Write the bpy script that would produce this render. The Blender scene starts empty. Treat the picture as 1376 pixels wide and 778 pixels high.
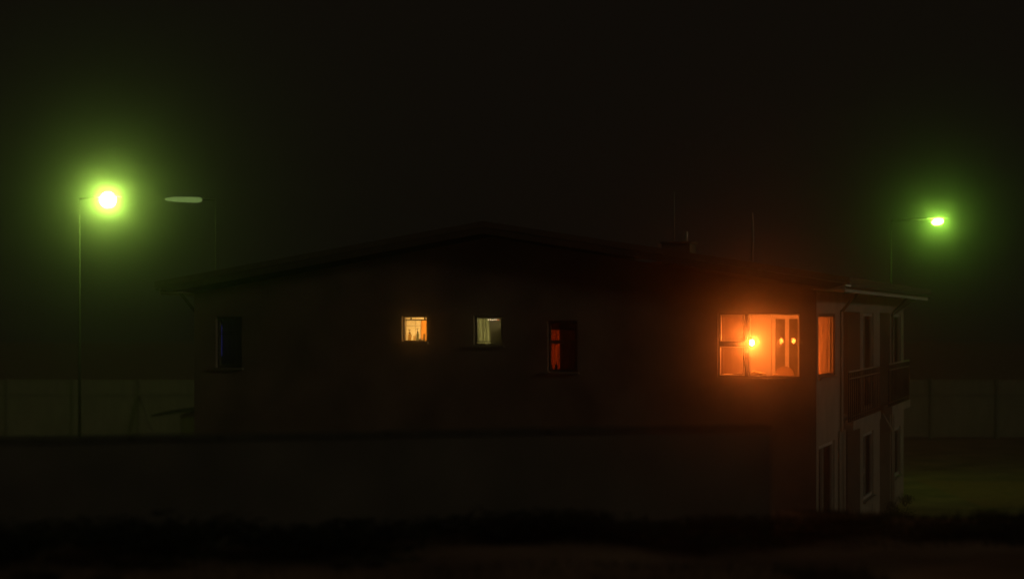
import bpy, bmesh, math, random
from mathutils import Vector, Matrix
random.seed(7)
sc = bpy.context.scene
COL = sc.collection

# ------------------------------------------------------------------ camera
cam = bpy.data.cameras.new('camera')
cam.sensor_width = 36.0
cam.lens = 36.0 * 2600 / 1376
cam.shift_y = 41 / 1376
cam.clip_start = 0.1
cam.clip_end = 1500
cam.dof.use_dof = True
cam.dof.focus_distance = 43
cam.dof.aperture_fstop = 0.5
camo = bpy.data.objects.new('camera', cam)
COL.objects.link(camo)
camo.location = (0, 0, 5.23)
camo.rotation_euler = (math.radians(90), 0, 0)
sc.camera = camo

# ------------------------------------------------------------------ world, added side light, exposure
world = bpy.data.worlds.new('World')
sc.world = world
world.use_nodes = True
bg = world.node_tree.nodes['Background']
bg.inputs['Color'].default_value = (1.0, 0.74, 0.50, 1)
bg.inputs['Strength'].default_value = 0.0043
side_fill = bpy.data.lights.new('side_fill', 'SUN')  # added directional light brightening the side wall; its real source is unknown
side_fill.energy = 0.115
side_fill.angle = math.radians(6)
side_fill.color = (1.0, 0.86, 0.56)
mo = bpy.data.objects.new('side_fill', side_fill)
COL.objects.link(mo)
mo.rotation_euler = Vector((-0.80, 0.48, -0.26)).to_track_quat('-Z', 'Y').to_euler()
sc.view_settings.view_transform = 'Standard'
sc.view_settings.look = 'None'
sc.view_settings.exposure = 0
sc.view_settings.gamma = 1
sc.render.engine = 'CYCLES'
cy = sc.cycles
cy.use_denoising = True
cy.use_adaptive_sampling = False
cy.max_bounces = 7
cy.diffuse_bounces = 3
cy.glossy_bounces = 3
cy.transparent_max_bounces = 12
cy.volume_bounces = 1
cy.sample_clamp_indirect = 2.0
cy.sample_clamp_direct = 0.0
cy.caustics_reflective = False
cy.caustics_refractive = False

# ------------------------------------------------------------------ materials
def mat(name, col, rough=0.8, metal=0.0, noise=0.15, scale=3.0, bump=0.0, stretch=(1, 1, 1), spec=0.3, transl=0.0):
    m = bpy.data.materials.new(name)
    m.use_nodes = True
    nt = m.node_tree
    b = nt.nodes['Principled BSDF']
    b.inputs['Roughness'].default_value = rough
    b.inputs['Metallic'].default_value = metal
    b.inputs['Specular IOR Level'].default_value = spec
    tc = nt.nodes.new('ShaderNodeTexCoord')
    mp = nt.nodes.new('ShaderNodeMapping')
    mp.inputs['Scale'].default_value = stretch
    nt.links.new(tc.outputs['Object'], mp.inputs['Vector'])
    nz = nt.nodes.new('ShaderNodeTexNoise')
    nz.inputs['Scale'].default_value = scale
    nz.inputs['Detail'].default_value = 6
    nt.links.new(mp.outputs['Vector'], nz.inputs['Vector'])
    rp = nt.nodes.new('ShaderNodeValToRGB')
    rp.color_ramp.elements[0].position = 0.3
    rp.color_ramp.elements[1].position = 0.7
    rp.color_ramp.elements[0].color = tuple(max(0, c * (1 - noise)) for c in col) + (1,)
    rp.color_ramp.elements[1].color = tuple(min(1, c * (1 + noise)) for c in col) + (1,)
    nt.links.new(nz.outputs['Fac'], rp.inputs['Fac'])
    nt.links.new(rp.outputs['Color'], b.inputs['Base Color'])
    if bump:
        bp = nt.nodes.new('ShaderNodeBump')
        bp.inputs['Strength'].default_value = bump
        bp.inputs['Distance'].default_value = 0.03
        nt.links.new(nz.outputs['Fac'], bp.inputs['Height'])
        nt.links.new(bp.outputs['Normal'], b.inputs['Normal'])
    if transl:
        tr = nt.nodes.new('ShaderNodeBsdfTranslucent')
        nt.links.new(rp.outputs['Color'], tr.inputs['Color'])
        mx = nt.nodes.new('ShaderNodeMixShader')
        mx.inputs['Fac'].default_value = transl
        out = nt.nodes['Material Output']
        nt.links.new(b.outputs[0], mx.inputs[1])
        nt.links.new(tr.outputs[0], mx.inputs[2])
        nt.links.new(mx.outputs[0], out.inputs['Surface'])
    return m

def emit(name, col, strength):
    m = bpy.data.materials.new(name)
    m.use_nodes = True
    nt = m.node_tree
    nt.nodes.remove(nt.nodes['Principled BSDF'])
    e = nt.nodes.new('ShaderNodeEmission')
    e.inputs['Color'].default_value = (*col, 1)
    e.inputs['Strength'].default_value = strength
    nt.links.new(e.outputs[0], nt.nodes['Material Output'].inputs['Surface'])
    return m

def pane_mat(name, tint=(1, 1, 1), refl=0.08):
    m = bpy.data.materials.new(name)
    m.use_nodes = True
    nt = m.node_tree
    nt.nodes.remove(nt.nodes['Principled BSDF'])
    t = nt.nodes.new('ShaderNodeBsdfTransparent')
    t.inputs['Color'].default_value = (*tint, 1)
    g = nt.nodes.new('ShaderNodeBsdfGlossy')
    g.inputs['Roughness'].default_value = 0.02
    x = nt.nodes.new('ShaderNodeMixShader')
    x.inputs['Fac'].default_value = refl
    nt.links.new(t.outputs[0], x.inputs[1])
    nt.links.new(g.outputs[0], x.inputs[2])
    nt.links.new(x.outputs[0], nt.nodes['Material Output'].inputs['Surface'])
    return m

M = dict(
    facade=mat('facade_render', (0.33, 0.26, 0.21), 0.9, noise=0.32, scale=0.9, bump=0.2),
    side=mat('pale_render', (0.46, 0.41, 0.34), 0.9, noise=0.14, scale=1.5, bump=0.2),
    roof=mat('roof_sheet', (0.20, 0.155, 0.125), 0.8, noise=0.2, scale=4),
    soffit=mat('soffit_paint', (0.82, 0.78, 0.68), 0.8, noise=0.06),
    darkwood=mat('dark_wood', (0.14, 0.105, 0.08), 0.7, noise=0.25, scale=8, stretch=(1, 1, 0.1)),
    frame=mat('window_frame_paint', (0.20, 0.17, 0.13), 0.6, noise=0.05),
    mull=mat('mullion_paint', (0.10, 0.08, 0.06), 0.7, noise=0.1),
    palef=mat('pale_frame_paint', (0.72, 0.70, 0.64), 0.45, noise=0.05, spec=0.5),
    sill=mat('sill_metal', (0.32, 0.29, 0.25), 0.5, noise=0.08),
    metal=mat('galvanised_metal', (0.42, 0.42, 0.40), 0.35, metal=0.7, noise=0.12, scale=10),
    pole=mat('pole_metal', (0.09, 0.085, 0.075), 0.8, metal=0.0, noise=0.1, scale=10),
    iron=mat('dark_iron', (0.10, 0.085, 0.07), 0.6, noise=0.15),
    railtop=mat('handrail_metal', (0.5, 0.47, 0.4), 0.5, noise=0.1),
    ground=mat('ground_grass', (0.40, 0.27, 0.19), 0.95, noise=0.45, scale=0.7, bump=0.4),
    road=mat('gravel_drive', (0.46, 0.24, 0.16), 0.95, noise=0.25, scale=2.5, bump=0.4),
    fence=mat('fence_boarding', (0.36, 0.33, 0.26), 0.85, noise=0.2, scale=3, stretch=(1, 1, 0.3)),
    fencepost=mat('fence_post', (0.26, 0.235, 0.19), 0.8, noise=0.2, scale=6),
    block=mat('low_wall_render', (0.13, 0.115, 0.095), 0.95, noise=0.2, scale=1.5, bump=0.4),
    coping=mat('coping_stone', (0.08, 0.07, 0.06), 0.9, noise=0.3, scale=5),
    shed=mat('shed_roof_felt', (0.04, 0.035, 0.03), 0.9, noise=0.2),
    leaf=mat('shrub_leaf', (0.035, 0.04, 0.022), 0.8, noise=0.4, scale=9),
    leaf2=mat('shrub_leaf_pale', (0.10, 0.10, 0.06), 0.8, noise=0.4, scale=9),
    stem=mat('shrub_stem', (0.06, 0.045, 0.03), 0.9, noise=0.3),
    glass=pane_mat('window_glass', (0.97, 0.97, 0.97), 0.05),
    doorglass=pane_mat('door_glass', (0.10, 0.12, 0.10), 0.16),
    roomwarm=mat('room_paint', (0.58, 0.57, 0.56), 0.8, noise=0.05, scale=1.0),
    tile=mat('bathroom_tile', (0.78, 0.74, 0.62), 0.35, noise=0.04, spec=0.5),
    grout=mat('tile_grout', (0.22, 0.16, 0.09), 0.9, noise=0.05),
    orangecloth=mat('orange_cloth', (0.72, 0.34, 0.07), 0.9, noise=0.15, scale=3, stretch=(8, 1, 0.3), transl=0.3),
    curtain=mat('cream_curtain', (0.74, 0.62, 0.46), 0.9, noise=0.35, scale=4, stretch=(6, 6, 0.2), transl=0.7),
    net=mat('net_curtain', (0.60, 0.60, 0.44), 0.9, noise=0.15, scale=4, stretch=(6, 1, 0.2), transl=0.5),
    redcurtain=mat('red_curtain', (0.60, 0.30, 0.10), 0.9, noise=0.25, scale=5, stretch=(8, 1, 0.2), transl=0.5),
    dim=mat('dim_room_paint', (0.20, 0.18, 0.14), 0.9, noise=0.1),
    darkfab=mat('dark_fabric', (0.10, 0.07, 0.05), 0.9, noise=0.2),
    dimcloth=mat('grey_brown_curtain', (0.40, 0.32, 0.26), 0.9, noise=0.2, scale=4, stretch=(6, 1, 0.2)),
    chair=mat('chair_wood', (0.20, 0.15, 0.10), 0.6, noise=0.2, scale=8),
    table=mat('table_top', (0.62, 0.50, 0.36), 0.5, noise=0.12, scale=6),
    paper=mat('pale_cloth', (0.85, 0.80, 0.55), 0.9, noise=0.08),
    bottle=mat('cream_bottle', (0.85, 0.70, 0.40), 0.4, noise=0.05, transl=0.7),
    bottleg=mat('grey_bottle', (0.50, 0.52, 0.40), 0.4, noise=0.05, transl=0.5),
    black=mat('black_plastic', (0.02, 0.02, 0.02), 0.5, noise=0.1),
    brass=mat('lamp_metal', (0.35, 0.25, 0.12), 0.4, metal=0.6, noise=0.1),
    bulb=emit('warm_bulb', (1.0, 0.182, 0.022), 1850),
    bath=emit('bathroom_lamp', (1.0, 0.56, 0.15), 520),
    hall=emit('small_room_lamp', (1.0, 0.86, 0.34), 240),
    spark=emit('chandelier_bulb', (1.0, 0.75, 0.45), 5),
    sparkred=emit('chandelier_bulb_red', (1.0, 0.12, 0.04), 3),
    redbulb=emit('red_lamp', (1.0, 0.16, 0.012), 115),
    blue=emit('blue_slit_glow', (0.10, 0.10, 1.0), 0.12),
    lampA=emit('green_lamp_left', (0.57, 1.0, 0.125), 118),
    lampB=emit('green_lamp_right', (0.44, 1.0, 0.08), 115),
    tube=emit('dim_tube', (0.40, 0.60, 0.17), 0.36),
    tubeoff=mat('lamp_shell', (0.55, 0.55, 0.50), 0.5, noise=0.05),
)

# ------------------------------------------------------------------ helpers
def obj(name, bm, m, parent=None, smooth=False, mesh=None):
    me = mesh
    if me is None:
        bmesh.ops.recalc_face_normals(bm, faces=bm.faces)
        me = bpy.data.meshes.new(name)
        bm.to_mesh(me)
        bm.free()
        me.materials.append(m)
        if smooth:
            for p in me.polygons:
                p.use_smooth = True
    o = bpy.data.objects.new(name, me)
    COL.objects.link(o)
    if parent is not None:
        o.parent = parent
    return o

def box(bm, x0, x1, y0, y1, z0, z1, mtx=None):
    vs = [bm.verts.new((x, y, z)) for x in (x0, x1) for y in (y0, y1) for z in (z0, z1)]
    for f in ((0, 1, 3, 2), (4, 6, 7, 5), (0, 4, 5, 1), (2, 3, 7, 6), (0, 2, 6, 4), (1, 5, 7, 3)):
        bm.faces.new([vs[i] for i in f])
    if mtx:
        bmesh.ops.transform(bm, matrix=mtx, verts=vs)
    return vs

def bx(name, m, parent, x0, x1, y0, y1, z0, z1, bevel=0.0):
    bm = bmesh.new()
    box(bm, x0, x1, y0, y1, z0, z1)
    if bevel:
        bmesh.ops.bevel(bm, geom=bm.edges[:], offset=bevel, segments=2, affect='EDGES')
    return obj(name, bm, m, parent)

def tube(bm, pts, radii, n=10):
    rings = []
    for i, p in enumerate(pts):
        p = Vector(p)
        d = (Vector(pts[min(i + 1, len(pts) - 1)]) - Vector(pts[max(i - 1, 0)])).normalized()
        a = d.cross(Vector((0, 0, 1)) if abs(d.z) < 0.9 else Vector((1, 0, 0))).normalized()
        b = d.cross(a)
        r = radii[i] if isinstance(radii, (list, tuple)) else radii
        rings.append([bm.verts.new(p + (a * math.cos(t) + b * math.sin(t)) * r) for t in [2 * math.pi * k / n for k in range(n)]])
    for r0, r1 in zip(rings, rings[1:]):
        for k in range(n):
            bm.faces.new((r0[k], r0[(k + 1) % n], r1[(k + 1) % n], r1[k]))
    bm.faces.new(rings[0][::-1])
    bm.faces.new(rings[-1])

def tb(name, m, parent, pts, radii, n=10):
    bm = bmesh.new()
    tube(bm, pts, radii, n)
    return obj(name, bm, m, parent, smooth=True)

def lathe(bm, prof, n=20, c=(0, 0, 0)):
    rings = []
    for r, z in prof:
        rings.append([bm.verts.new((c[0] + r * math.cos(2 * math.pi * k / n), c[1] + r * math.sin(2 * math.pi * k / n), c[2] + z)) for k in range(n)])
    for r0, r1 in zip(rings, rings[1:]):
        for k in range(n):
            bm.faces.new((r0[k], r0[(k + 1) % n], r1[(k + 1) % n], r1[k]))
    bm.faces.new(rings[0][::-1])
    bm.faces.new(rings[-1])

def wall(name, m, parent, u0, u1, z0, z1, holes, t, axis):
    """wall with openings; axis 'x' spans x at y 0..t, axis 'y' spans y at x -t..0"""
    us = sorted({u0, u1, *[h[0] for h in holes], *[h[1] for h in holes]})
    zs = sorted({z0, z1, *[h[2] for h in holes], *[h[3] for h in holes]})
    def solid(i, j):
        if i < 0 or j < 0 or i >= len(us) - 1 or j >= len(zs) - 1:
            return False
        u, z = (us[i] + us[i + 1]) / 2, (zs[j] + zs[j + 1]) / 2
        return not any(h[0] < u < h[1] and h[2] < z < h[3] for h in holes)
    bm = bmesh.new()
    cache = {}
    def V(u, z, d):
        p = (u, d, z) if axis == 'x' else (-d, u, z)
        k = tuple(round(c, 5) for c in p)
        if k not in cache:
            cache[k] = bm.verts.new(p)
        return cache[k]
    for i in range(len(us) - 1):
        for j in range(len(zs) - 1):
            if not solid(i, j):
                continue
            a, b, c, d = us[i], us[i + 1], zs[j], zs[j + 1]
            for dd in (0, t):
                bm.faces.new((V(a, c, dd), V(b, c, dd), V(b, d, dd), V(a, d, dd)))
            for (di, dj, p, q) in ((-1, 0, (a, c), (a, d)), (1, 0, (b, c), (b, d)), (0, -1, (a, c), (b, c)), (0, 1, (a, d), (b, d))):
                if not solid(i + di, j + dj):
                    bm.faces.new((V(*p, 0), V(*q, 0), V(*q, t), V(*p, t)))
    return obj(name, bm, m, parent)

def tag(o, label=None, cat=None, group=None, kind=None):
    if label: o['label'] = label
    if cat: o['category'] = cat
    if group: o['group'] = group
    if kind: o['kind'] = kind
    return o

def thing(name, label, cat, loc, rz=0.0, group=None):
    o = bpy.data.objects.new(name, None)
    o.empty_display_size = 0.2
    COL.objects.link(o)
    o.location = loc
    o.rotation_euler = (0, 0, rz)
    return tag(o, label, cat, group)

TH = math.atan(812 / 2600)
CT, ST = math.cos(TH), math.sin(TH)
def H(x, y, z=0.0):                       # house frame -> world
    return (6.29 + CT * x + ST * y, 40 - ST * x + CT * y, z)

# ------------------------------------------------------------------ ground and drive
def hz(x, y):
    e = 22.9 + 0.35 * math.sin(x * 0.5)
    t = min(1, max(0, (y - e) / 7.0))
    t = t * t * (3 - 2 * t)
    n = 0.05 * math.sin(x * 1.3 + y * 0.7) + 0.04 * math.sin(x * 0.37 - y * 1.1)
    return (2.86 + 0.3 * max(0, (14 - y) / 14)) * (1 - t) + n * (1 - t)
bm = bmesh.new()
xs = [-400, -200, -100, -60] + [-40 + 0.8 * i for i in range(101)] + [60, 100, 200, 400]
ys = [-60, -20, -5, 0, 4, 8] + [10 + 0.5 * i for i in range(50)] + [36, 40, 50, 70, 100, 150, 250, 450]
g = [[bm.verts.new((x, y, hz(x, y))) for y in ys] for x in xs]
for i in range(len(xs) - 1):
    for j in range(len(ys) - 1):
        bm.faces.new((g[i][j], g[i + 1][j], g[i + 1][j + 1], g[i][j + 1]))
tag(obj('ground', bm, M['ground'], smooth=True), kind='structure')
bm = bmesh.new()
pa = [(13.2, 63.5), (20, 62.0), (34, 59.5), (60, 56)]
pb = [(13.2, 54.0), (20, 53.6), (34, 52.6), (60, 50)]
va = [bm.verts.new((x, y, 0.005)) for x, y in pa]
vb = [bm.verts.new((x, y, 0.005)) for x, y in pb]
for i in range(3):
    bm.faces.new((vb[i], vb[i + 1], va[i + 1], va[i]))
tag(obj('gravel_drive', bm, M['road']), kind='structure')

# ------------------------------------------------------------------ the house
house = thing('house', 'long low two storey house with shallow gabled roof and four lit windows', 'house', H(0, 0), -TH)
L, D, EZ = -14.2, 17.2, 5.84
holes_f = dict(
    w0=(-13.66, -13.01, 4.15, 5.31), w1=(-9.14, -8.56, 4.76, 5.31), w2=(-7.47, -6.81, 4.69, 5.33),
    w3=(-5.79, -5.12, 4.12, 5.22), w4=(-2.07, -0.33, 4.03, 5.38))
wall('front_wall', M['facade'], house, L, 0, 0, EZ, list(holes_f.values()), 0.3, 'x')
sholes = dict(s1=(0.28, 2.85, 4.02, 5.37), d1=(0.35, 2.75, 0.3, 2.60),
              r1=(4.0, 7.2, 0.05, 5.42), w5=(7.78, 9.95, 3.0, 5.41), w6=(7.78, 9.92, 0.78, 2.43),
              r2=(11.25, 13.66, 0.05, 5.42), w7=(14.4, 16.55, 3.0, 5.40), w8=(14.6, 16.4, 0.82, 2.2))
wall('side_wall', M['side'], house, 0.302, D, 0, EZ, [(max(h[0], 0.304), *h[1:]) for h in sholes.values()], 0.3, 'y')
bx('corner_pier', M['side'], house, -0.003, 0.003, 0.0, 0.302, 0, EZ)
bx('rear_wall', M['facade'], house, L, -0.302, D - 0.3, D, 0, EZ)
bx('left_wall', M['facade'], house, L, L + 0.3, 0.302, D - 0.302, 0, EZ)
# gable above the wall head
ridge_x = L / 2
def gable(y0, y1):
    bm = bmesh.new()
    a = [bm.verts.new(p) for p in ((L, y0, EZ + 0.002), (0, y0, EZ + 0.002), (ridge_x, y0, 7.03))]
    b = [bm.verts.new(p) for p in ((L, y1, EZ + 0.002), (0, y1, EZ + 0.002), (ridge_x, y1, 7.03))]
    bm.faces.new(a); bm.faces.new(b[::-1])
    for i in range(3):
        bm.faces.new((a[i], a[(i + 1) % 3], b[(i + 1) % 3], b[i]))
    return bm
obj('gable', gable(0.0, 0.25), M['facade'], house)
obj('gable', gable(D - 0.25, D), M['facade'], house)
# roof: two thick slopes with overhangs
def slope(sgn):
    bm = bmesh.new()
    xe = (0.75 if sgn > 0 else L - 0.75)
    y0, y1 = -0.5, D + 0.5
    top_r, top_e, th = 7.36, 6.10, 0.13
    pr = [(ridge_x, top_r), (xe, top_e), (xe, top_e - th), (ridge_x, top_r - th)]
    a = [bm.verts.new((x, y0, z)) for x, z in pr]
    b = [bm.verts.new((x, y1, z)) for x, z in pr]
    bm.faces.new(a); bm.faces.new(b[::-1])
    for i in range(4):
        bm.faces.new((a[i], a[(i + 1) % 4], b[(i + 1) % 4], b[i]))
    return bm
roof = obj('roof', slope(1), M['roof'], house)
obj('roof', slope(-1), M['roof'], house)
for sgn in (1, -1):                         # verge boards under the roof edge
    bm = bmesh.new()
    xe = 0.70 if sgn > 0 else L - 0.70
    for (ya, yb) in ((-0.49, -0.45),):
        pr = [(ridge_x, 7.225), (xe, 5.965), (xe - sgn * 0.35, 5.87), (ridge_x, 7.09)]
        a = [bm.verts.new((x, ya, z)) for x, z in pr]
        b = [bm.verts.new((x, yb, z)) for x, z in pr]
        bm.faces.new(a); bm.faces.new(b[::-1])
        for i in range(4):
            bm.faces.new((a[i], a[(i + 1) % 4], b[(i + 1) % 4], b[i]))
    obj('verge_board', bm, M['darkwood'], house)
    x0, x1 = (0.004, 0.62) if sgn > 0 else (L - 0.62, L - 0.004)
    bx('soffit', M['soffit'], house, x0, x1, -0.44, D + 0.45, 5.845, 5.87)
    xf = 0.625 if sgn > 0 else L - 0.655
    bx('fascia', M['soffit'], house, xf, xf + 0.03, -0.44, D + 0.45, 5.80, 5.955)
    # half round gutter
    gx = 0.72 if sgn > 0 else L - 0.72
    bm = bmesh.new()
    ra = [[bm.verts.new((gx + r * math.cos(math.pi + math.pi * k / 8), y, 5.955 + r * math.sin(math.pi + math.pi * k / 8))) for k in range(9)] for y in (-0.42, D + 0.45) for r in (0.065, 0.058)]
    for k in range(8):
        bm.faces.new((ra[0][k], ra[0][k + 1], ra[2][k + 1], ra[2][k]))
        bm.faces.new((ra[1][k], ra[1][k + 1], ra[3][k + 1], ra[3][k]))
    for p, q in ((0, 1), (2, 3)):
        for k in range(8):
            bm.faces.new((ra[p][k], ra[p][k + 1], ra[q][k + 1], ra[q][k]))
    obj('gutter', bm, M['metal'], house, smooth=True)
# eaves struts
for (x0, x1, y) in ((0.003, 0.42, 3.6), (0.003, 0.42, 14.1), (L - 0.003, L - 0.42, 0.12), (L - 0.003, L - 0.42, 8.0)):
    tb('eaves_strut', M['darkwood'], house, [(x0, y, 5.38), (x1, y, 5.86)], 0.035, 6)
tb('eaves_strut', M['darkwood'], house, [(0.003, 13.9, 5.35), (0.60, 15.4, 5.87)], 0.035, 6)
# plinth, ceiling slab closing the roof space, intermediate floor
bx('floor_slab', M['dim'], house, L + 0.302, -0.302, 0.302, D - 0.302, 2.70, 2.88)
bx('ceiling_slab', M['dim'], house, L + 0.302, -0.302, 0.302, D - 0.302, 5.72, 5.84)
# chimney with pipe and aerial
ch = bx('chimney', M['roof'], house, -4.0, -3.35, 3.2, 3.85, 6.5, 6.98)
bx('chimney_cap', M['roof'], ch, -4.04, -3.31, 3.16, 3.89, 6.983, 7.02)
tb('vent_pipe', M['palef'], ch, [(-3.42, 3.2, 7.0), (-3.42, 3.2, 7.24)], 0.03, 8)

# windows -----------------------------------------------------------
def ring(bm, x0, x1, z0, z1, w, y0, y1, swap=False):
    def B(a, b, c, d):
        if swap: box(bm, -y1, -y0, a, b, c, d)
        else: box(bm, a, b, y0, y1, c, d)
    B(x0, x1, z1 - w, z1); B(x0, x1, z0, z0 + w)
    B(x0, x0 + w, z0 + w, z1 - w); B(x1 - w, x1, z0 + w, z1 - w)
def pane(parent, x0, x1, z0, z1, y, swap=False, m=None):
    bm = bmesh.new()
    if swap: box(bm, -y - 0.006, -y, x0, x1, z0, z1)
    else: box(bm, x0, x1, y, y + 0.006, z0, z1)
    return obj('glass_pane', bm, m or M['glass'], parent)

# far left dark window with a blue slit
def window(key, fm, w=0.045, y0=0.10, y1=0.16, sill=True, sashes=None, swap=False, holes=holes_f, sm=None):
    x0, x1, z0, z1 = holes[key]
    bm = bmesh.new()
    ring(bm, x0, x1, z0, z1, w, y0, y1, swap)
    f = obj('window', bm, fm, house)
    if sashes is None:
        pane(f, x0 + w, x1 - w, z0 + w, z1 - w, (y0 + y1) / 2, swap)
    else:
        for (a, b, c, d) in sashes:
            bm = bmesh.new()
            ring(bm, a, b, c, d, 0.022, y0 - 0.012, y1 - 0.012, swap)
            obj('sash', bm, fm if sm is None else sm, f)
            pane(f, a + 0.022, b - 0.022, c + 0.022, d - 0.022, (y0 + y1) / 2, swap)
    if sill:
        bm = bmesh.new()
        if swap: vs = box(bm, -y0 - 0.02, 0.07, x0 - 0.03, x1 + 0.03, z0 - 0.05, z0 - 0.002)
        else: vs = box(bm, x0 - 0.05, x1 + 0.05, -0.07, y0 + 0.02, z0 - 0.05, z0 - 0.002)
        obj('sill', bm, M['sill'], f)
    return f
window('w0', M['frame'], sashes=[(-13.62, -13.05, 4.19, 4.92), (-13.62, -13.05, 4.95, 5.27)])
f1 = window('w1', M['frame'], w=0.022, y0=0.12, y1=0.16)
f2 = window('w2', M['frame'], w=0.03, sashes=[(-7.435, -6.845, 4.75, 5.30)])
f3 = window('w3', M['frame'], w=0.03, sashes=[(-5.76, -5.15, 4.15, 4.735), (-5.76, -5.15, 4.775, 5.19)])
f4 = window('w4', M['frame'], w=0.03, sashes=[(-2.045, -1.51, 4.065, 4.675), (-2.03, -1.53, 4.785, 5.34), (-1.43, -0.355, 4.05, 5.36)], sm=M['palef'])
bx('transom', M['mull'], f4, -2.039, -1.508, 0.065, 0.16, 4.677, 4.783)
bx('transom', M['frame'], f3, -5.759, -5.151, 0.10, 0.16, 4.737, 4.773)
bx('mullion', M['mull'], f4, -1.505, -1.435, 0.06, 0.162, 4.06, 5.35)
# side windows and balcony doors
s1 = window('s1', M['frame'], w=0.05, y0=0.03, y1=0.05, sashes=[(0.33, 2.30, 4.07, 5.32), (2.38, 2.80, 4.07, 5.32)], swap=True, holes=sholes)
window('d1', M['palef'], w=0.06, y0=0.05, y1=0.11, sashes=[(0.41, 1.2, 0.36, 2.54), (1.26, 2.69, 0.36, 2.54)], swap=True, holes=sholes, sill=False)
for k, sp in (('w5', 8.3), ('w7', 15.0)):
    h = sholes[k]
    window(k, M['palef'], w=0.06, y0=0.05, y1=0.11, sashes=[(h[0] + .06, sp, h[2] + .06, h[3] - .06), (sp + .04, h[1] - .06, h[2] + .06, h[3] - .06)], swap=True, holes=sholes, sill=False)
for k, sp in (('w6', 8.45), ('w8', 15.1)):
    h = sholes[k]
    mid = h[2] + (h[3] - h[2]) * 0.42
    window(k, M['palef'], w=0.06, y0=0.05, y1=0.11, sashes=[(h[0] + .06, sp, h[2] + .06, mid), (h[0] + .06, sp, mid + .05, h[3] - .06), (sp + .05, h[1] - .06, h[2] + .06, h[3] - .06)], swap=True, holes=sholes)
# recessed bays (loggias) behind the tall openings
for (a, b) in ((4.0, 7.2), (11.25, 13.66)):
    bm = bmesh.new()
    box(bm, -1.75, -1.70, a - 0.1, b + 0.1, 0.0, 5.60)
    box(bm, -1.698, -0.302, a - 0.1, a - 0.004, 0.0, 5.60)
    box(bm, -1.698, -0.302, b + 0.004, b + 0.1, 0.0, 5.60)
    obj('loggia_lining', bm, M['facade'], house)
    bx('loggia_floor', M['facade'], house, -1.698, -0.304, a, b, 2.885, 2.95)
    fr = bmesh.new()
    ring(fr, a + 0.5, b - 0.4, 2.96, 5.1, 0.07, 1.62, 1.69, True)
    o = obj('loggia_door', fr, M['frame'], house)
    pane(o, a + 0.57, b - 0.47, 3.03, 5.03, 1.65, True)
# posts / reveals beside the ground floor openings
for y in (3.25, 3.55, 3.95):
    tb('drainpipe' if y == 3.55 else 'corner_batten', M['side'], house, [(0.045, y, 0.1), (0.045, y, 5.42 if y == 3.55 else 2.75)], 0.035, 8)
for y in (13.75, 14.15):
    tb('corner_batten', M['side'], house, [(0.045, y, 0.1), (0.045, y, 2.7)], 0.03, 8)
tb('drainpipe', M['side'], house, [(0.045, 13.95, 2.5), (0.045, 13.95, 5.42), (0.62, 13.95, 5.9)], 0.035, 8)
tb('brace_rod', M['palef'], house, [(0.05, 11.6, 2.75), (0.05, 13.9, 2.18)], 0.022, 6)
# balconies
def balcony(a, b, proj):
    bal = bx('balcony', M['side'], house, 0.004, proj, a + 0.5, b, 2.72, 2.93)
    xo = proj - 0.04
    tb('handrail', M['railtop'], bal, [(xo, a, 4.06), (xo, b - 0.02, 4.06)], 0.022, 8)
    tb('middle_rail', M['railtop'], bal, [(xo, a, 3.90), (xo, b - 0.02, 3.90)], 0.014, 6)
    tb('bottom_rail', M['iron'], bal, [(xo, a, 3.03), (xo, b - 0.02, 3.03)], 0.016, 6)
    n = int((b - a) / 0.33)
    src = None
    for i in range(n + 1):
        y = a + 0.01 + (b - a - 0.05) * i / n
        if src is None:
            src = tb('baluster', M['iron'], bal, [(xo, 0, 2.93), (xo, 0, 4.05)], 0.018, 6)
            src.location = (0, y, 0)
        else:
            o = src.copy(); COL.objects.link(o); o.parent = bal; o.location = (0, y, 0)
balcony(3.7, 9.6, 0.22)
balcony(11.7, 16.9, 0.22)

# rooms ---------------------------------------------------------------
def room(m, x0, x1, yb, z0=2.885, z1=5.60, right=True, t=0.05, floor=None, holes_back=None):
    bm = bmesh.new()
    box(bm, x0, x0 + t, 0.304, yb, z0 + t, z1 - t)
    if right: box(bm, x1 - t, x1, 0.304, yb, z0 + t, z1 - t)
    box(bm, x0, x1, 0.304, yb + t, z0, z0 + t)
    box(bm, x0, x1, 0.304, yb + t, z1 - t, z1)
    box(bm, x0, x1, yb, yb + t, z0 + t, z1 - t)
    return obj('room_lining', bm, m, house)
room(M['dim'], -13.88, -10.8, 3.2)
room(M['tile'], -10.45, -8.35, 2.2)
room(M['dim'], -8.3, -6.35, 2.4)
room(M['dim'], -6.3, -4.2, 2.6)
room(M['roomwarm'], -3.1, -0.305, 3.0, right=False)
# room dividers so that each lit room stays closed at the corner
bx('room_partition', M['roomwarm'], house, -0.50, -0.303, 2.87, 3.05, 2.94, 5.54)
# back wall fittings of the orange room: glazed double door, architrave, pilaster
bx('architrave', M['roomwarm'], house, -1.52, -1.44, 2.94, 2.995, 2.94, 5.54)
door = bx('glazed_door', M['roomwarm'], house, -1.32, -0.60, 2.90, 2.94, 5.26, 5.34)
gl = mat('cabinet_glass', (0.10, 0.09, 0.05), 0.05, noise=0.05, spec=0.05)
def upright(name, m, parent, x0, x1):
    return bx(name, m, parent, x0, x1, 2.90, 2.94, 2.94, 5.26)
upright('door_stile', M['roomwarm'], door, -1.40, -1.34)
upright('door_stile', M['roomwarm'], door, -1.121, -1.037)
upright('door_stile', M['roomwarm'], door, -0.838, -0.76)
bx('door_pane', gl, door, -1.338, -1.123, 2.915, 2.925, 2.96, 5.255)
pr_ = bmesh.new()
box(pr_, -0.105, 0.105, -0.004, 0.004, 2.96, 5.255)
pr = obj('door_pane', pr_, gl, door)
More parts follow.
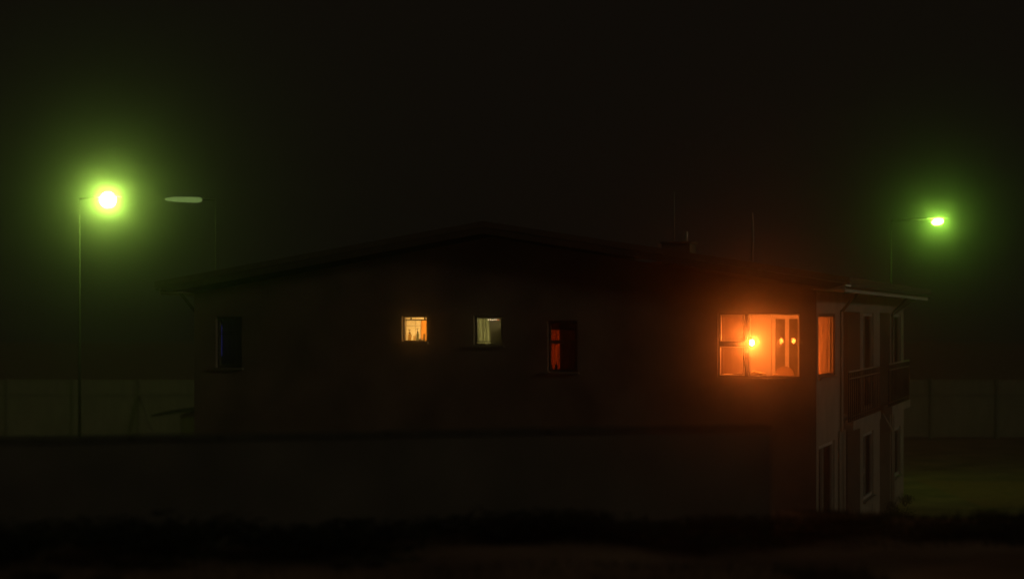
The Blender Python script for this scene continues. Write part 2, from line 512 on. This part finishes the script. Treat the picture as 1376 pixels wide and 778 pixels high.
pr.location = (-0.94, 2.925, 0)
pr.rotation_euler = (0, 0, -0.0695)
bx('inner_sill', M['roomwarm'], f4, -2.10, -0.32, 0.305, 0.62, 3.985, 4.045)

def at_house(name, label, cat, x, y, z, group=None, rz=0.0):
    return thing(name, label, cat, H(x, y, z), -TH + rz, group)

# pendant lamp
p = at_house('pendant_lamp', 'bare glowing orange bulb hanging on a cord in the big orange window', 'lamp', -1.525, 1.0, 4.745)
bm = bmesh.new(); lathe(bm, [(0.004, -0.058), (0.030, -0.050), (0.045, -0.02), (0.045, 0.01), (0.032, 0.045), (0.02, 0.06)], 20)
obj('bulb', bm, M['bulb'], p, smooth=True)
bm = bmesh.new(); lathe(bm, [(0.022, 0.058), (0.024, 0.10), (0.008, 0.12)], 14)
obj('socket', bm, M['brass'], p, smooth=True)
tb('cord', M['black'], p, [(0, 0, 0.12), (0, 0, 0.77)], 0.005, 6)
bm = bmesh.new()
for k in range(3):
    a = 2 * math.pi * k / 3 + 0.4
    tube(bm, [(0.02 * math.cos(a), 0.02 * math.sin(a), 0.11), (0.13 * math.cos(a), 0.13 * math.sin(a), 0.09), (0.14 * math.cos(a), 0.14 * math.sin(a), 0.0)], 0.005, 5)
obj('shade_wire', bm, M['brass'], p)

# things on the inner sill of the orange room
def heap(name, label, cat, x, y, z, w, d, h, m, seed):
    r = random.Random(seed)
    bm = bmesh.new()
    bmesh.ops.create_icosphere(bm, subdivisions=3, radius=1)
    for v in bm.verts:
        k = 1 + 0.22 * math.sin(v.co.x * 5 + seed) * math.cos(v.co.y * 4) + r.uniform(-0.06, 0.06)
        v.co = Vector((v.co.x * w / 2 * k, v.co.y * d / 2 * k, max(0, v.co.z) * h * k))
    o = obj(name, bm, m, smooth=True)
    o.location = H(x, y, z); o.rotation_euler = (0, 0, -TH)
    return tag(o, label, cat)
heap('folded_cloth', 'crumpled pale yellow cloth lying on the sill of the orange window', 'cloth', -1.33, 0.46, 4.045, 0.34, 0.22, 0.11, M['paper'], 3)
heap('paper_stack', 'flat pale papers on the left end of the orange window sill', 'papers', -1.93, 0.46, 4.045, 0.26, 0.2, 0.045, M['paper'], 5)
heap('small_bowl', 'small pale dish on the right end of the orange window sill', 'bowl', -0.93, 0.46, 4.045, 0.17, 0.14, 0.05, M['table'], 8)
heap('dark_bag', 'low dark bag beside the papers at the left sash', 'bag', -1.68, 0.42, 4.045, 0.20, 0.16, 0.07, M['darkfab'], 9)
# chair with an arched back
c = at_house('dining_chair', 'wooden chair with rounded back in front of the dark glazed door', 'chair', -0.98, 1.75, 2.935)
for dx in (-0.19, 0.19):
    for dy in (-0.19, 0.19):
        tb('leg', M['chair'], c, [(dx, dy, 0), (dx * 0.92, dy * 0.92, 0.60)], 0.02, 8)
bx('seat', M['chair'], c, -0.22, 0.22, -0.22, 0.22, 0.60, 0.65, 0.012)
bm = bmesh.new()
arc = [(-0.20, 0.66)] + [(-0.21 * math.cos(math.pi * k / 12), 1.08 + 0.21 * math.sin(math.pi * k / 12)) for k in range(13)] + [(0.20, 0.66)]
fa = [bm.verts.new((x, 0.18, z)) for x, z in arc]
fb = [bm.verts.new((x, 0.215, z)) for x, z in arc]
bm.faces.new(fa); bm.faces.new(fb[::-1])
for k in range(len(arc)):
    q = (k + 1) % len(arc)
    bm.faces.new((fa[k], fa[q], fb[q], fb[k]))
obj('backrest', bm, M['chair'], c)

w_ = at_house('darkening_cupboard', 'dark cupboard shape added to darken the left sashes of the orange window', 'darkening_cupboard', -2.36, 2.45, 2.935)  # added dark furniture, put here to darken the left panes
bx('carcass', M['darkwood'], w_, -0.42, 0.42, -0.24, 0.24, 0, 2.58)
bx('door', M['darkwood'], w_, -0.41, -0.003, -0.262, -0.243, 0.02, 2.56)
bx('door', M['darkwood'], w_, 0.003, 0.41, -0.262, -0.243, 0.02, 2.56)
# curtains (each its own thing)
def curtain(name, label, m, x0, x1, y, z0, z1, amp=0.025, waves=6, axis='x', lean=0.0, group=None):
    bm = bmesh.new()
    n = waves * 8
    rows = 6
    L_ = x1 - x0
    g = []
    for j in range(rows + 1):
        row = []
        z = z0 + (z1 - z0) * j / rows
        for i in range(n + 1):
            u = i / n
            d = amp * math.sin(u * waves * 2 * math.pi + 0.6 * math.sin(u * 9)) * (0.8 + 0.2 * math.sin(j + u * 5))
            uu = u * L_ * (1 - lean * (j / rows - 0.5))
            row.append(bm.verts.new((uu, d, z - z0) if axis == 'x' else (d, uu, z - z0)))
        g.append(row)
    for j in range(rows):
        for i in range(n):
            bm.faces.new((g[j][i], g[j][i + 1], g[j + 1][i + 1], g[j + 1][i]))
    th = bmesh.ops.solidify(bm, geom=bm.faces[:], thickness=0.003)
    o = obj(name, bm, m, smooth=True)
    o.location = H(x0, y, z0) if axis == 'x' else H(y, x0, z0)
    o.rotation_euler = (0, 0, -TH)
    return tag(o, label, 'curtain', group)
curtain('curtain', 'cream curtain glowing orange in the side window at the house corner', M['curtain'], 0.34, 2.72, -0.14, 4.03, 5.36, 0.024, 8, 'y')
curtain('curtain', 'narrow bright red curtain in the left half of the dim red window', M['redcurtain'], -5.92, -5.635, 0.42, 4.05, 5.01, 0.02, 3)
curtain('curtain', 'dark curtain drawn across the right half of the dim red window', M['darkfab'], -5.63, -5.05, 0.40, 4.05, 5.30, 0.015, 4)
curtain('curtain', 'pale green tinged net curtain in the small middle window', M['net'], -7.60, -7.25, 0.50, 4.62, 5.26, 0.018, 4, lean=0.15)
curtain('curtain', 'dark curtain behind the unlit window at the left end of the house', M['dimcloth'], -13.668, -12.95, 0.34, 4.05, 5.40, 0.004, 5)
curtain('darkening_strip', 'dark cloth strip added to darken the top of the dim red window', M['darkfab'], -6.0, -5.05, 0.36, 5.01, 5.35, 0.008, 6)  # added dark cloth hiding the lit back wall above the red curtain
curtain('shower_curtain', 'cream shower curtain at the left edge of the small yellow window', M['curtain'], -10.05, -9.80, 1.95, 4.2, 5.40, 0.02, 3)

# yellow bathroom: tiles proud of their grout, towel, blind bar, bottles
bt = bx('tiled_panel', M['grout'], house, -10.3, -8.42, 2.18, 2.196, 4.2, 5.50)
tmesh = None
for i in range(5):
    for j in range(3):
        if tmesh is None:
            bm = bmesh.new(); box(bm, 0, 0.317, -0.008, 0, 0, 0.392)
            bmesh.ops.bevel(bm, geom=bm.edges[:], offset=0.002, segments=1, affect='EDGES')
            t_ = obj('tile', bm, M['tile'], bt); tmesh = t_.data
        else:
            t_ = obj('tile', None, None, bt, mesh=tmesh)
        t_.location = (-10.266 + 0.33 * i, 2.179, 4.296 + 0.40 * j)
t = obj('towel', (lambda b: (box(b, -9.455, -9.16, 2.10, 2.125, 4.5, 5.22), b)[1])(bmesh.new()), M['orangecloth'])
t.location = H(0, 0); t.rotation_euler = (0, 0, -TH)
tag(t, 'orange towel hanging on the tiled wall in the small yellow window', 'towel')
bar = bx('blind_rail', M['black'], f1, -9.138, -8.562, 0.19, 0.21, 5.218, 5.243)
bx('blind_bracket', M['black'], bar, -9.005, -8.975, 0.185, 0.215, 5.245, 5.308)
bx('blind_bracket', M['black'], bar, -8.685, -8.655, 0.185, 0.215, 5.245, 5.308)
bx('inner_sill', M['tile'], f1, -9.14, -8.56, 0.165, 0.50, 4.70, 4.765)
def bottle(label, x, r, h, m, pump=None, y=0.33):
    o = at_house('bottle', label, 'bottle', x, y, 4.765, 'bottles on the bathroom window sill')
    bm = bmesh.new(); lathe(bm, [(r * .9, 0), (r, 0.01), (r, h * .9), (r * .75, h * .97), (r * .35, h)], 14)
    obj('bottle_body', bm, m, o, smooth=True)
    if pump:
        bm = bmesh.new()
        lathe(bm, [(r * .55, h), (r * .45, h + pump * .35), (0.006, h + pump * .45), (0.006, h + pump * .9)], 10)
        obj('pump', bm, M['darkfab'], o)
        bm = bmesh.new(); box(bm, -0.028, 0.02, -0.008, 0.008, h + pump * .86, h + pump)
        obj('nozzle', bm, M['black'], o)
bottle('wide cream pump bottle with black head, left on the yellow window sill', -9.075, 0.038, 0.165, M['bottle'], 0.085)
bottle('short cream bottle between the two pump bottles', -8.965, 0.020, 0.12, M['bottle'])
bottle('tall grey green pump bottle with thin neck, middle of the yellow window sill', -8.885, 0.034, 0.18, M['bottleg'], 0.10)
bottle('slim dark bottle at the right end of the yellow window sill', -8.735, 0.018, 0.165, M['black'])
heap('wash_cloth', 'small dark cloth lump near the right end of the yellow window sill', 'cloth', -8.815, 0.33, 4.765, 0.10, 0.08, 0.05, M['darkfab'], 2)
o = at_house('ceiling_lamp', 'bathroom lamp lighting the small yellow window', 'lamp', -8.9, 1.2, 5.40)
bm = bmesh.new(); lathe(bm, [(0.02, -0.05), (0.09, -0.035), (0.11, 0.0)], 16); obj('lamp_globe', bm, M['bath'], o, smooth=True)
bm = bmesh.new(); lathe(bm, [(0.12, 0.002), (0.12, 0.03), (0.03, 0.14)], 16); obj('lamp_base', bm, M['tubeoff'], o)

# small middle room
o = at_house('ceiling_lamp', 'lamp giving the dull green light of the small middle window', 'lamp', -7.0, 1.2, 5.42)
bm = bmesh.new(); lathe(bm, [(0.02, -0.05), (0.08, -0.03), (0.09, 0.0)], 16); obj('lamp_globe', bm, M['hall'], o, smooth=True)
bm = bmesh.new(); lathe(bm, [(0.10, 0.002), (0.10, 0.03), (0.03, 0.12)], 16); obj('lamp_base', bm, M['tubeoff'], o)
o = at_house('fairy_lights', 'row of tiny white and red bulbs along the top of the small middle window', 'string lights', -7.20, 0.22, 5.235)
for k in range(6):
    bm = bmesh.new(); bmesh.ops.create_icosphere(bm, subdivisions=1, radius=0.009)
    b_ = obj('bulb', bm, M['sparkred'] if k == 5 else M['spark'], o); b_.location = (0.045 * k, 0, 0.006 * math.sin(k * 2.3))
tb('wire', M['black'], o, [(-0.15, 0, 0.02), (0.34, 0, 0.02)], 0.003, 5)
o = at_house('shelf_unit', 'dim shelf unit behind the right side of the small middle window', 'shelf', -6.95, 1.5, 2.935)
bx('side_panel', M['frame'], o, -0.26, -0.235, -0.15, 0.15, 0, 2.35)
bx('side_panel', M['frame'], o, 0.235, 0.26, -0.15, 0.15, 0, 2.35)
for k in range(5):
    bx('shelf', M['frame'], o, -0.234, 0.234, -0.15, 0.15, 0.3 + 0.45 * k, 0.325 + 0.45 * k)
bx('back_panel', M['dim'], o, -0.234, 0.234, 0.152, 0.165, 0, 2.35)

# red room
o = at_house('table_lamp', 'red lamp glowing behind the curtain of the dim red window', 'lamp', -5.75, 1.3, 4.45)
bm = bmesh.new(); bmesh.ops.create_icosphere(bm, subdivisions=2, radius=0.07); obj('bulb', bm, M['redbulb'], o, smooth=True)
tb('stem', M['brass'], o, [(0, 0, -0.40), (0, 0, -0.07)], 0.012, 8)
bm = bmesh.new(); lathe(bm, [(0.09, -0.42), (0.09, -0.40), (0.02, -0.38)], 14); obj('base', bm, M['brass'], o)
o = at_house('side_table', 'small table under the red lamp', 'table', -5.75, 1.3, 2.935)
bx('table_top', M['darkfab'], o, -0.3, 0.3, -0.3, 0.3, 1.06, 1.094)
for dx in (-0.26, 0.26):
    for dy in (-0.26, 0.26):
        bx('leg', M['darkfab'], o, dx - 0.02, dx + 0.02, dy - 0.02, dy + 0.02, 0, 1.058)
bx('inner_sill', M['dim'], f3, -5.79, -5.12, 0.165, 0.33, 4.06, 4.118)
for x, h, lb in ((-5.775, 0.20, 'dark slim bottle at the left end of the red window sill'), (-5.665, 0.22, 'dark slim bottle right of another on the red window sill')):
    o = at_house('bottle', lb, 'bottle', x, 0.25, 4.118, 'bottles on the red window sill')
    bm = bmesh.new(); lathe(bm, [(0.030, 0), (0.030, h * .55), (0.010, h * .75), (0.010, h)], 10); obj('bottle_body', bm, M['black'], o, smooth=True)
# invented screen, put in so that a blue slit shows
o = at_house('added_screen', 'made-up blue lit screen showing as a thin blue slit at the far left window', 'added_screen', -13.79, 0.80, 4.70)
bx('screen', M['blue'], o, 0.0, 0.008, -0.42, 0.42, -0.30, 0.42)
bx('casing', M['black'], o, -0.03, -0.002, -0.45, 0.45, -0.33, 0.45)

# aerials on the roof
a = at_house('aerial_mast', 'thin pale aerial mast standing on the roof above the orange window', 'antenna', -1.5, 0.9, 6.40)
tb('mast', M['railtop'], a, [(0, 0, 0), (0.02, 0, 0.7), (0.0, 0, 1.12)], [0.03, 0.026, 0.02], 8)
tb('wire', M['pole'], a, [(-0.03, 0, 0.75), (0.05, 0, 0.80)], 0.006, 5)
a = at_house('aerial_mast', 'thin dark aerial rod rising from the chimney', 'antenna', -3.78, 3.5, 7.02)
tb('mast', M['railtop'], a, [(0, 0, 0), (0, 0, 1.15)], [0.012, 0.010], 8)

# ------------------------------------------------------------------ street lamps
def lamp(label, px, y, hx, hz_, lens_m, rx, rz, tilt, long=0.34):
    o = thing('street_lamp', label, 'street lamp', (px, y, 0), 0, 'street lamps in the fog')
    d = hx - px
    s = 1 if d > 0 else -1
    tb('pole', M['pole'], o, [(0, 0, 0), (0, 0, hz_ * 0.5), (0, 0, hz_ + 0.05)], [0.06, 0.038, 0.022], 12)
    tb('base', M['pole'], o, [(0, 0, 0), (0, 0, 1.1)], 0.10, 12)
    tb('arm', M['pole'], o, [(0, 0, hz_ + 0.03), (d * 0.5, 0, hz_ + 0.09), (d - s * long * 0.5, 0, hz_ + 0.10)], 0.03, 8)
    bm = bmesh.new(); bmesh.ops.create_uvsphere(bm, u_segments=18, v_segments=10, radius=1)
    for v in bm.verts:
        v.co = Vector((v.co.x * long * 1.35, v.co.y * 0.16, (v.co.z * 0.07 if v.co.z > 0 else v.co.z * 0.012) + 0.10))
    h = obj('lamp_head', bm, M['tubeoff'], o, smooth=True); h.location = (d, 0, hz_)
    bm = bmesh.new(); bmesh.ops.create_uvsphere(bm, u_segments=18, v_segments=10, radius=1)
    for v in bm.verts:
        v.co = Vector((v.co.x * rx, v.co.y * rx * 0.9, v.co.z * rz))
    h2 = obj('lens', bm, lens_m, o, smooth=True); h2.location = (d, 0, hz_); h2.rotation_euler = (0, tilt, 0)
    return o
lamp('bright green white street lamp on a pale pole left of the house', -13.41, 60, -12.53, 8.95, M['lampA'], 0.25, 0.24, 0)
lamp('smaller green street lamp glowing above the right end of the roof', 11.75, 60, 13.2, 8.27, M['lampB'], 0.17, 0.085, -0.15, 0.26)
o = thing('street_lamp', 'street lamp with a dim long horizontal head right of the bright left lamp', 'street lamp', (-9.2, 60, 0), 0, 'street lamps in the fog')
tb('pole', M['iron'], o, [(0, 0, 0), (0, 0, 4.5), (0, 0, 8.98)], [0.045, 0.022, 0.011], 12)
tb('arm', M['iron'], o, [(0, 0, 8.95), (-0.40, 0, 8.97)], 0.025, 8)
tb('lamp_head', M['tube'], o, [(-1.56, 0, 8.97), (-1.48, 0, 8.97), (-1.2, 0, 8.97), (-0.62, 0, 8.95), (-0.46, 0, 8.95), (-0.42, 0, 8.95)], [0.02, 0.05, 0.08, 0.09, 0.075, 0.03], 14)

# ------------------------------------------------------------------ background fence
f = thing('fence', 'long pale boarded fence in the fog behind the house', 'fence', (0, 85, 0))
pm = qm = None
for k in range(29):
    x = -42.5 + 2.9 * k
    if pm is None:
        bm = bmesh.new(); box(bm, 0, 2.78, -0.02, 0.02, 0.08, 1.87); q = obj('panel', bm, M['fence'], f); pm = q.data
        bm = bmesh.new(); box(bm, -0.06, 0.06, -0.06, 0.06, 0, 2.66); r_ = obj('post', bm, M['fencepost'], f); qm = r_.data
        bm = bmesh.new(); box(bm, 0, 2.78, -0.02, 0.02, 1.99, 2.60); u = obj('top_panel', bm, M['fence'], f); um = u.data
        bm = bmesh.new(); box(bm, 0, 2.78, -0.035, 0.01, 1.875, 1.985); w_ = obj('rail', bm, M['fencepost'], f); wm = w_.data
    else:
        q = obj('panel', None, None, f, mesh=pm); r_ = obj('post', None, None, f, mesh=qm); u = obj('top_panel', None, None, f, mesh=um)
        w_ = obj('rail', None, None, f, mesh=wm)
    q.location = (x + 0.062, 0, 0); u.location = (x + 0.062, 0, 0); w_.location = (x + 0.062, 0, 0); r_.location = (x, 0, 0)
tb('brace', M['fencepost'], f, [(-16.35, -0.1, 1.9), (-15.6, -0.8, 0.3)], 0.045, 6)
# lean-to shed beyond the left corner
sh = thing('shed', 'low dark shed with a sloping roof beyond the left corner of the house', 'shed', (-11.6, 70, 0))
bm = bmesh.new()
pr = [(-1.45, 1.72), (-1.45, 1.80), (2.6, 2.40), (2.6, 2.30)]
a = [bm.verts.new((x, 0, z)) for x, z in pr]; b = [bm.verts.new((x, 3.0, z)) for x, z in pr]
bm.faces.new(a); bm.faces.new(b[::-1])
for i in range(4): bm.faces.new((a[i], a[(i + 1) % 4], b[(i + 1) % 4], b[i]))
obj('roof', bm, M['shed'], sh)
bm = bmesh.new()
pr = [(-0.45, 0), (-0.45, 1.80), (2.4, 2.24), (2.4, 0)]
a = [bm.verts.new((x, 0.3, z)) for x, z in pr]; b = [bm.verts.new((x, 2.8, z)) for x, z in pr]
bm.faces.new(a); bm.faces.new(b[::-1])
for i in range(4): bm.faces.new((a[i], a[(i + 1) % 4], b[(i + 1) % 4], b[i]))
obj('wall', bm, M['darkwood'], sh)
# ------------------------------------------------------------------ low wall on the near terrace
AL = math.atan(2600 / 8450) 
AL = math.radians(17.1)
lw = thing('low_wall', 'long low dark wall with thin coping across the near terrace', 'wall', (2.94, 22.0, 2.6), AL)
bx('wall_face', M['block'], lw, -17.0, 0.0, 0, 0.24, -0.2, 1.375)
cm = None
for k in range(19):
    if cm is None:
        bm = bmesh.new(); box(bm, 0.006, 0.894, -0.04, 0.28, 0, 0.052)
        bmesh.ops.bevel(bm, geom=bm.edges[:], offset=0.008, segments=1, affect='EDGES')
        c_ = obj('coping_stone', bm, M['coping'], lw); cm = c_.data
    else:
        c_ = obj('coping_stone', None, None, lw, mesh=cm)
    c_.location = (0.03 - 0.9 * (k + 1), random.uniform(-.006, .006), 1.378 + random.uniform(0, .008))
    c_.rotation_euler = (0, random.uniform(-.004, .004), random.uniform(-.006, .006))

# ------------------------------------------------------------------ plants
def shrub_mesh(seed, w, h, n, m, leaf=0.035):
    r = random.Random(seed)
    bm = bmesh.new()
    lobes = [(r.uniform(-.35, .35) * w, r.uniform(-.25, .25) * w, r.uniform(.35, .75) * h, r.uniform(.16, .30)) for _ in range(9)]
    for k in range(n):
        cx, cy_, cz, rr = r.choice(lobes)
        d = Vector((r.gauss(0, 1), r.gauss(0, 1), r.gauss(0, 1))).normalized() * (r.random() ** 0.4)
        p_ = Vector((cx + d.x * rr * w, cy_ + d.y * rr * w, max(0.01, cz + d.z * rr * h * 1.2)))
        a_ = Vector((r.gauss(0, 1), r.gauss(0, 1), r.gauss(0, 1))).normalized()
        b_ = a_.cross(Vector((r.gauss(0, 1), r.gauss(0, 1), r.gauss(0, 1)))).normalized()
        s_ = leaf * r.uniform(.6, 1.3)
        vs = [bm.verts.new(p_ + q) for q in (-a_ * s_, b_ * s_ * .45, a_ * s_, -b_ * s_ * .45)]
        bm.faces.new(vs)
    me = bpy.data.meshes.new('foliage'); bm.to_mesh(me); bm.free(); me.materials.append(m)
    bm = bmesh.new()
    for k in range(8):
        a_ = r.uniform(0, 6.28); q = r.uniform(.2, .42)
        tube(bm, [(0, 0, 0), (math.cos(a_) * q * w * .5, math.sin(a_) * q * w * .5, h * .45), (math.cos(a_) * q * w, math.sin(a_) * q * w, h * r.uniform(.8, 1.08))], [0.014, 0.009, 0.004], 5)
    ms = bpy.data.meshes.new('stems'); bm.to_mesh(ms); bm.free(); ms.materials.append(M['stem'])
    return me, ms
protos = [shrub_mesh(s, 1.0, 1.0, 1700, M['leaf']) for s in (1, 2, 3)]
wild = [shrub_mesh(s, 1.0, 1.0, 380, M['leaf2'], 0.05) for s in (11, 12)]
def shrub(label, x, y, z, w, h, kind=0, src=protos, group='low shrubs in front of the terrace wall'):
    o = thing('shrub', label, 'shrub', (x, y, z), random.Random(x * 7 + y).uniform(0, 6), group)
    for nm, me in zip(('foliage', 'stems'), src[kind % len(src)]):
        c_ = bpy.data.objects.new(nm, me); COL.objects.link(c_); c_.parent = o
        c_.scale = (w, w, h)
def onwall(t, off):                       # t metres left of the wall's right end, off in front
    return 2.94 - math.cos(AL) * t + math.sin(AL) * off, 22.0 - math.sin(AL) * t - math.cos(AL) * off
row = [(13.0, .62, 'tallest dark shrub at the left end of the terrace wall'), (11.4, .50, 'dark shrub second from the left along the terrace wall'),
       (10.0, .62, 'rounded dark shrub third from the left along the terrace wall'), (8.4, .42, 'dark shrub fourth from the left along the terrace wall'),
       (6.9, .40, 'dark shrub in front of the middle of the terrace wall'), (5.2, .33, 'low dark shrub right of the middle of the terrace wall'),
       (3.4, .28, 'small dark shrub third from the right along the terrace wall'), (1.7, .24, 'small dark shrub second from the right along the terrace wall'),
       (0.2, .22, 'smallest dark shrub at the right end of the terrace wall')]
for i, (t_, h_, lb) in enumerate(row):
    x, y = onwall(t_, 0.75)
    shrub(lb, x, y, hz(x, y) - 0.02, 2.7, h_ * 1.1, i)
for i, (x, y, w, h, lb) in enumerate([(-4.1, 16.6, .55, .28, 'small dark plant at the lower left edge of the picture'), (-3.45, 16.4, .5, .22, 'small dark plant right of the one in the lower left corner')]):
    shrub(lb, x, y, hz(x, y) - 0.02, w, h, i, group='small plants on the near lawn')
for i, (x, y, w, h, lb) in enumerate([(4.1, 21.6, 1.4, .13, 'dark crest shrub below the orange side window'), (5.3, 21.4, 1.7, .20, 'dark crest shrub right of the house corner'),
                                      (4.75, 20.9, 1.2, .16, 'low dark crest shrub between two wider ones'),
                                      (6.6, 21.8, 1.7, .34, 'taller dark crest shrub near the right edge'), (5.9, 22.2, 1.3, .3, 'dark crest shrub in front of the gravel drive')]):
    shrub(lb, x, y, hz(x, y) - 0.03, w, h, i, group='low shrubs on the terrace crest')
for i, (x, y, w, h, lb) in enumerate([(.75, .9, .9, 1.05, 'straggly shrub at the foot of the house corner'), (.75, 2.1, .9, 1.25, 'straggly shrub below the lower door near the corner'),
                                      (.7, 9.0, .8, .62, 'straggly shrub below the first ground floor window'), (.25, 11.6, .5, .60, 'straggly shrub between the two ground floor windows'),
                                      (.25, 15.2, .6, .40, 'straggly shrub at the far end of the side wall')]):
    hx_ = H(x, y)
    shrub(lb, hx_[0], hx_[1], -0.02, w, h, i, wild, 'straggly shrubs along the side wall')
# rough grass along the terrace crest
r = random.Random(5)
bm = bmesh.new()
for k in range(9000):
    x = r.uniform(2.5, 9.5) if k % 3 else r.uniform(-9, 9); y = r.uniform(20.2, 23.6)
    if x < 3.4 and y > 20: y = r.uniform(16.5, 18.8)
    z = hz(x, y); hh = r.uniform(.03, .07 if 3.4 < x < 5.2 else .15); a_ = r.uniform(0, 6.28); ln = r.uniform(0, .08)
    w_ = 0.006
    bm.faces.new([bm.verts.new(p_) for p_ in ((x - w_ * math.cos(a_), y - w_ * math.sin(a_), z - .01), (x + w_ * math.cos(a_), y + w_ * math.sin(a_), z - .01), (x + ln * math.sin(a_), y + ln * math.cos(a_), z + hh))])
tag(obj('grass', bm, M['leaf']), 'rough dark grass on the near terrace', 'grass', kind='stuff')

# ------------------------------------------------------------------ haze
bm = bmesh.new(); box(bm, -75, 75, -15, 130, -1.2, 14)
hzm = bpy.data.materials.new('haze'); hzm.use_nodes = True
nt = hzm.node_tree; nt.nodes.remove(nt.nodes['Principled BSDF'])
pv = nt.nodes.new('ShaderNodeVolumePrincipled')
pv.inputs['Color'].default_value = (0.95, 0.95, 0.93, 1)
pv.inputs['Density'].default_value = 0.007
pv.inputs['Anisotropy'].default_value = 0.988
nt.links.new(pv.outputs[0], nt.nodes['Material Output'].inputs['Volume'])
tag(obj('haze', bm, hzm), kind='stuff')
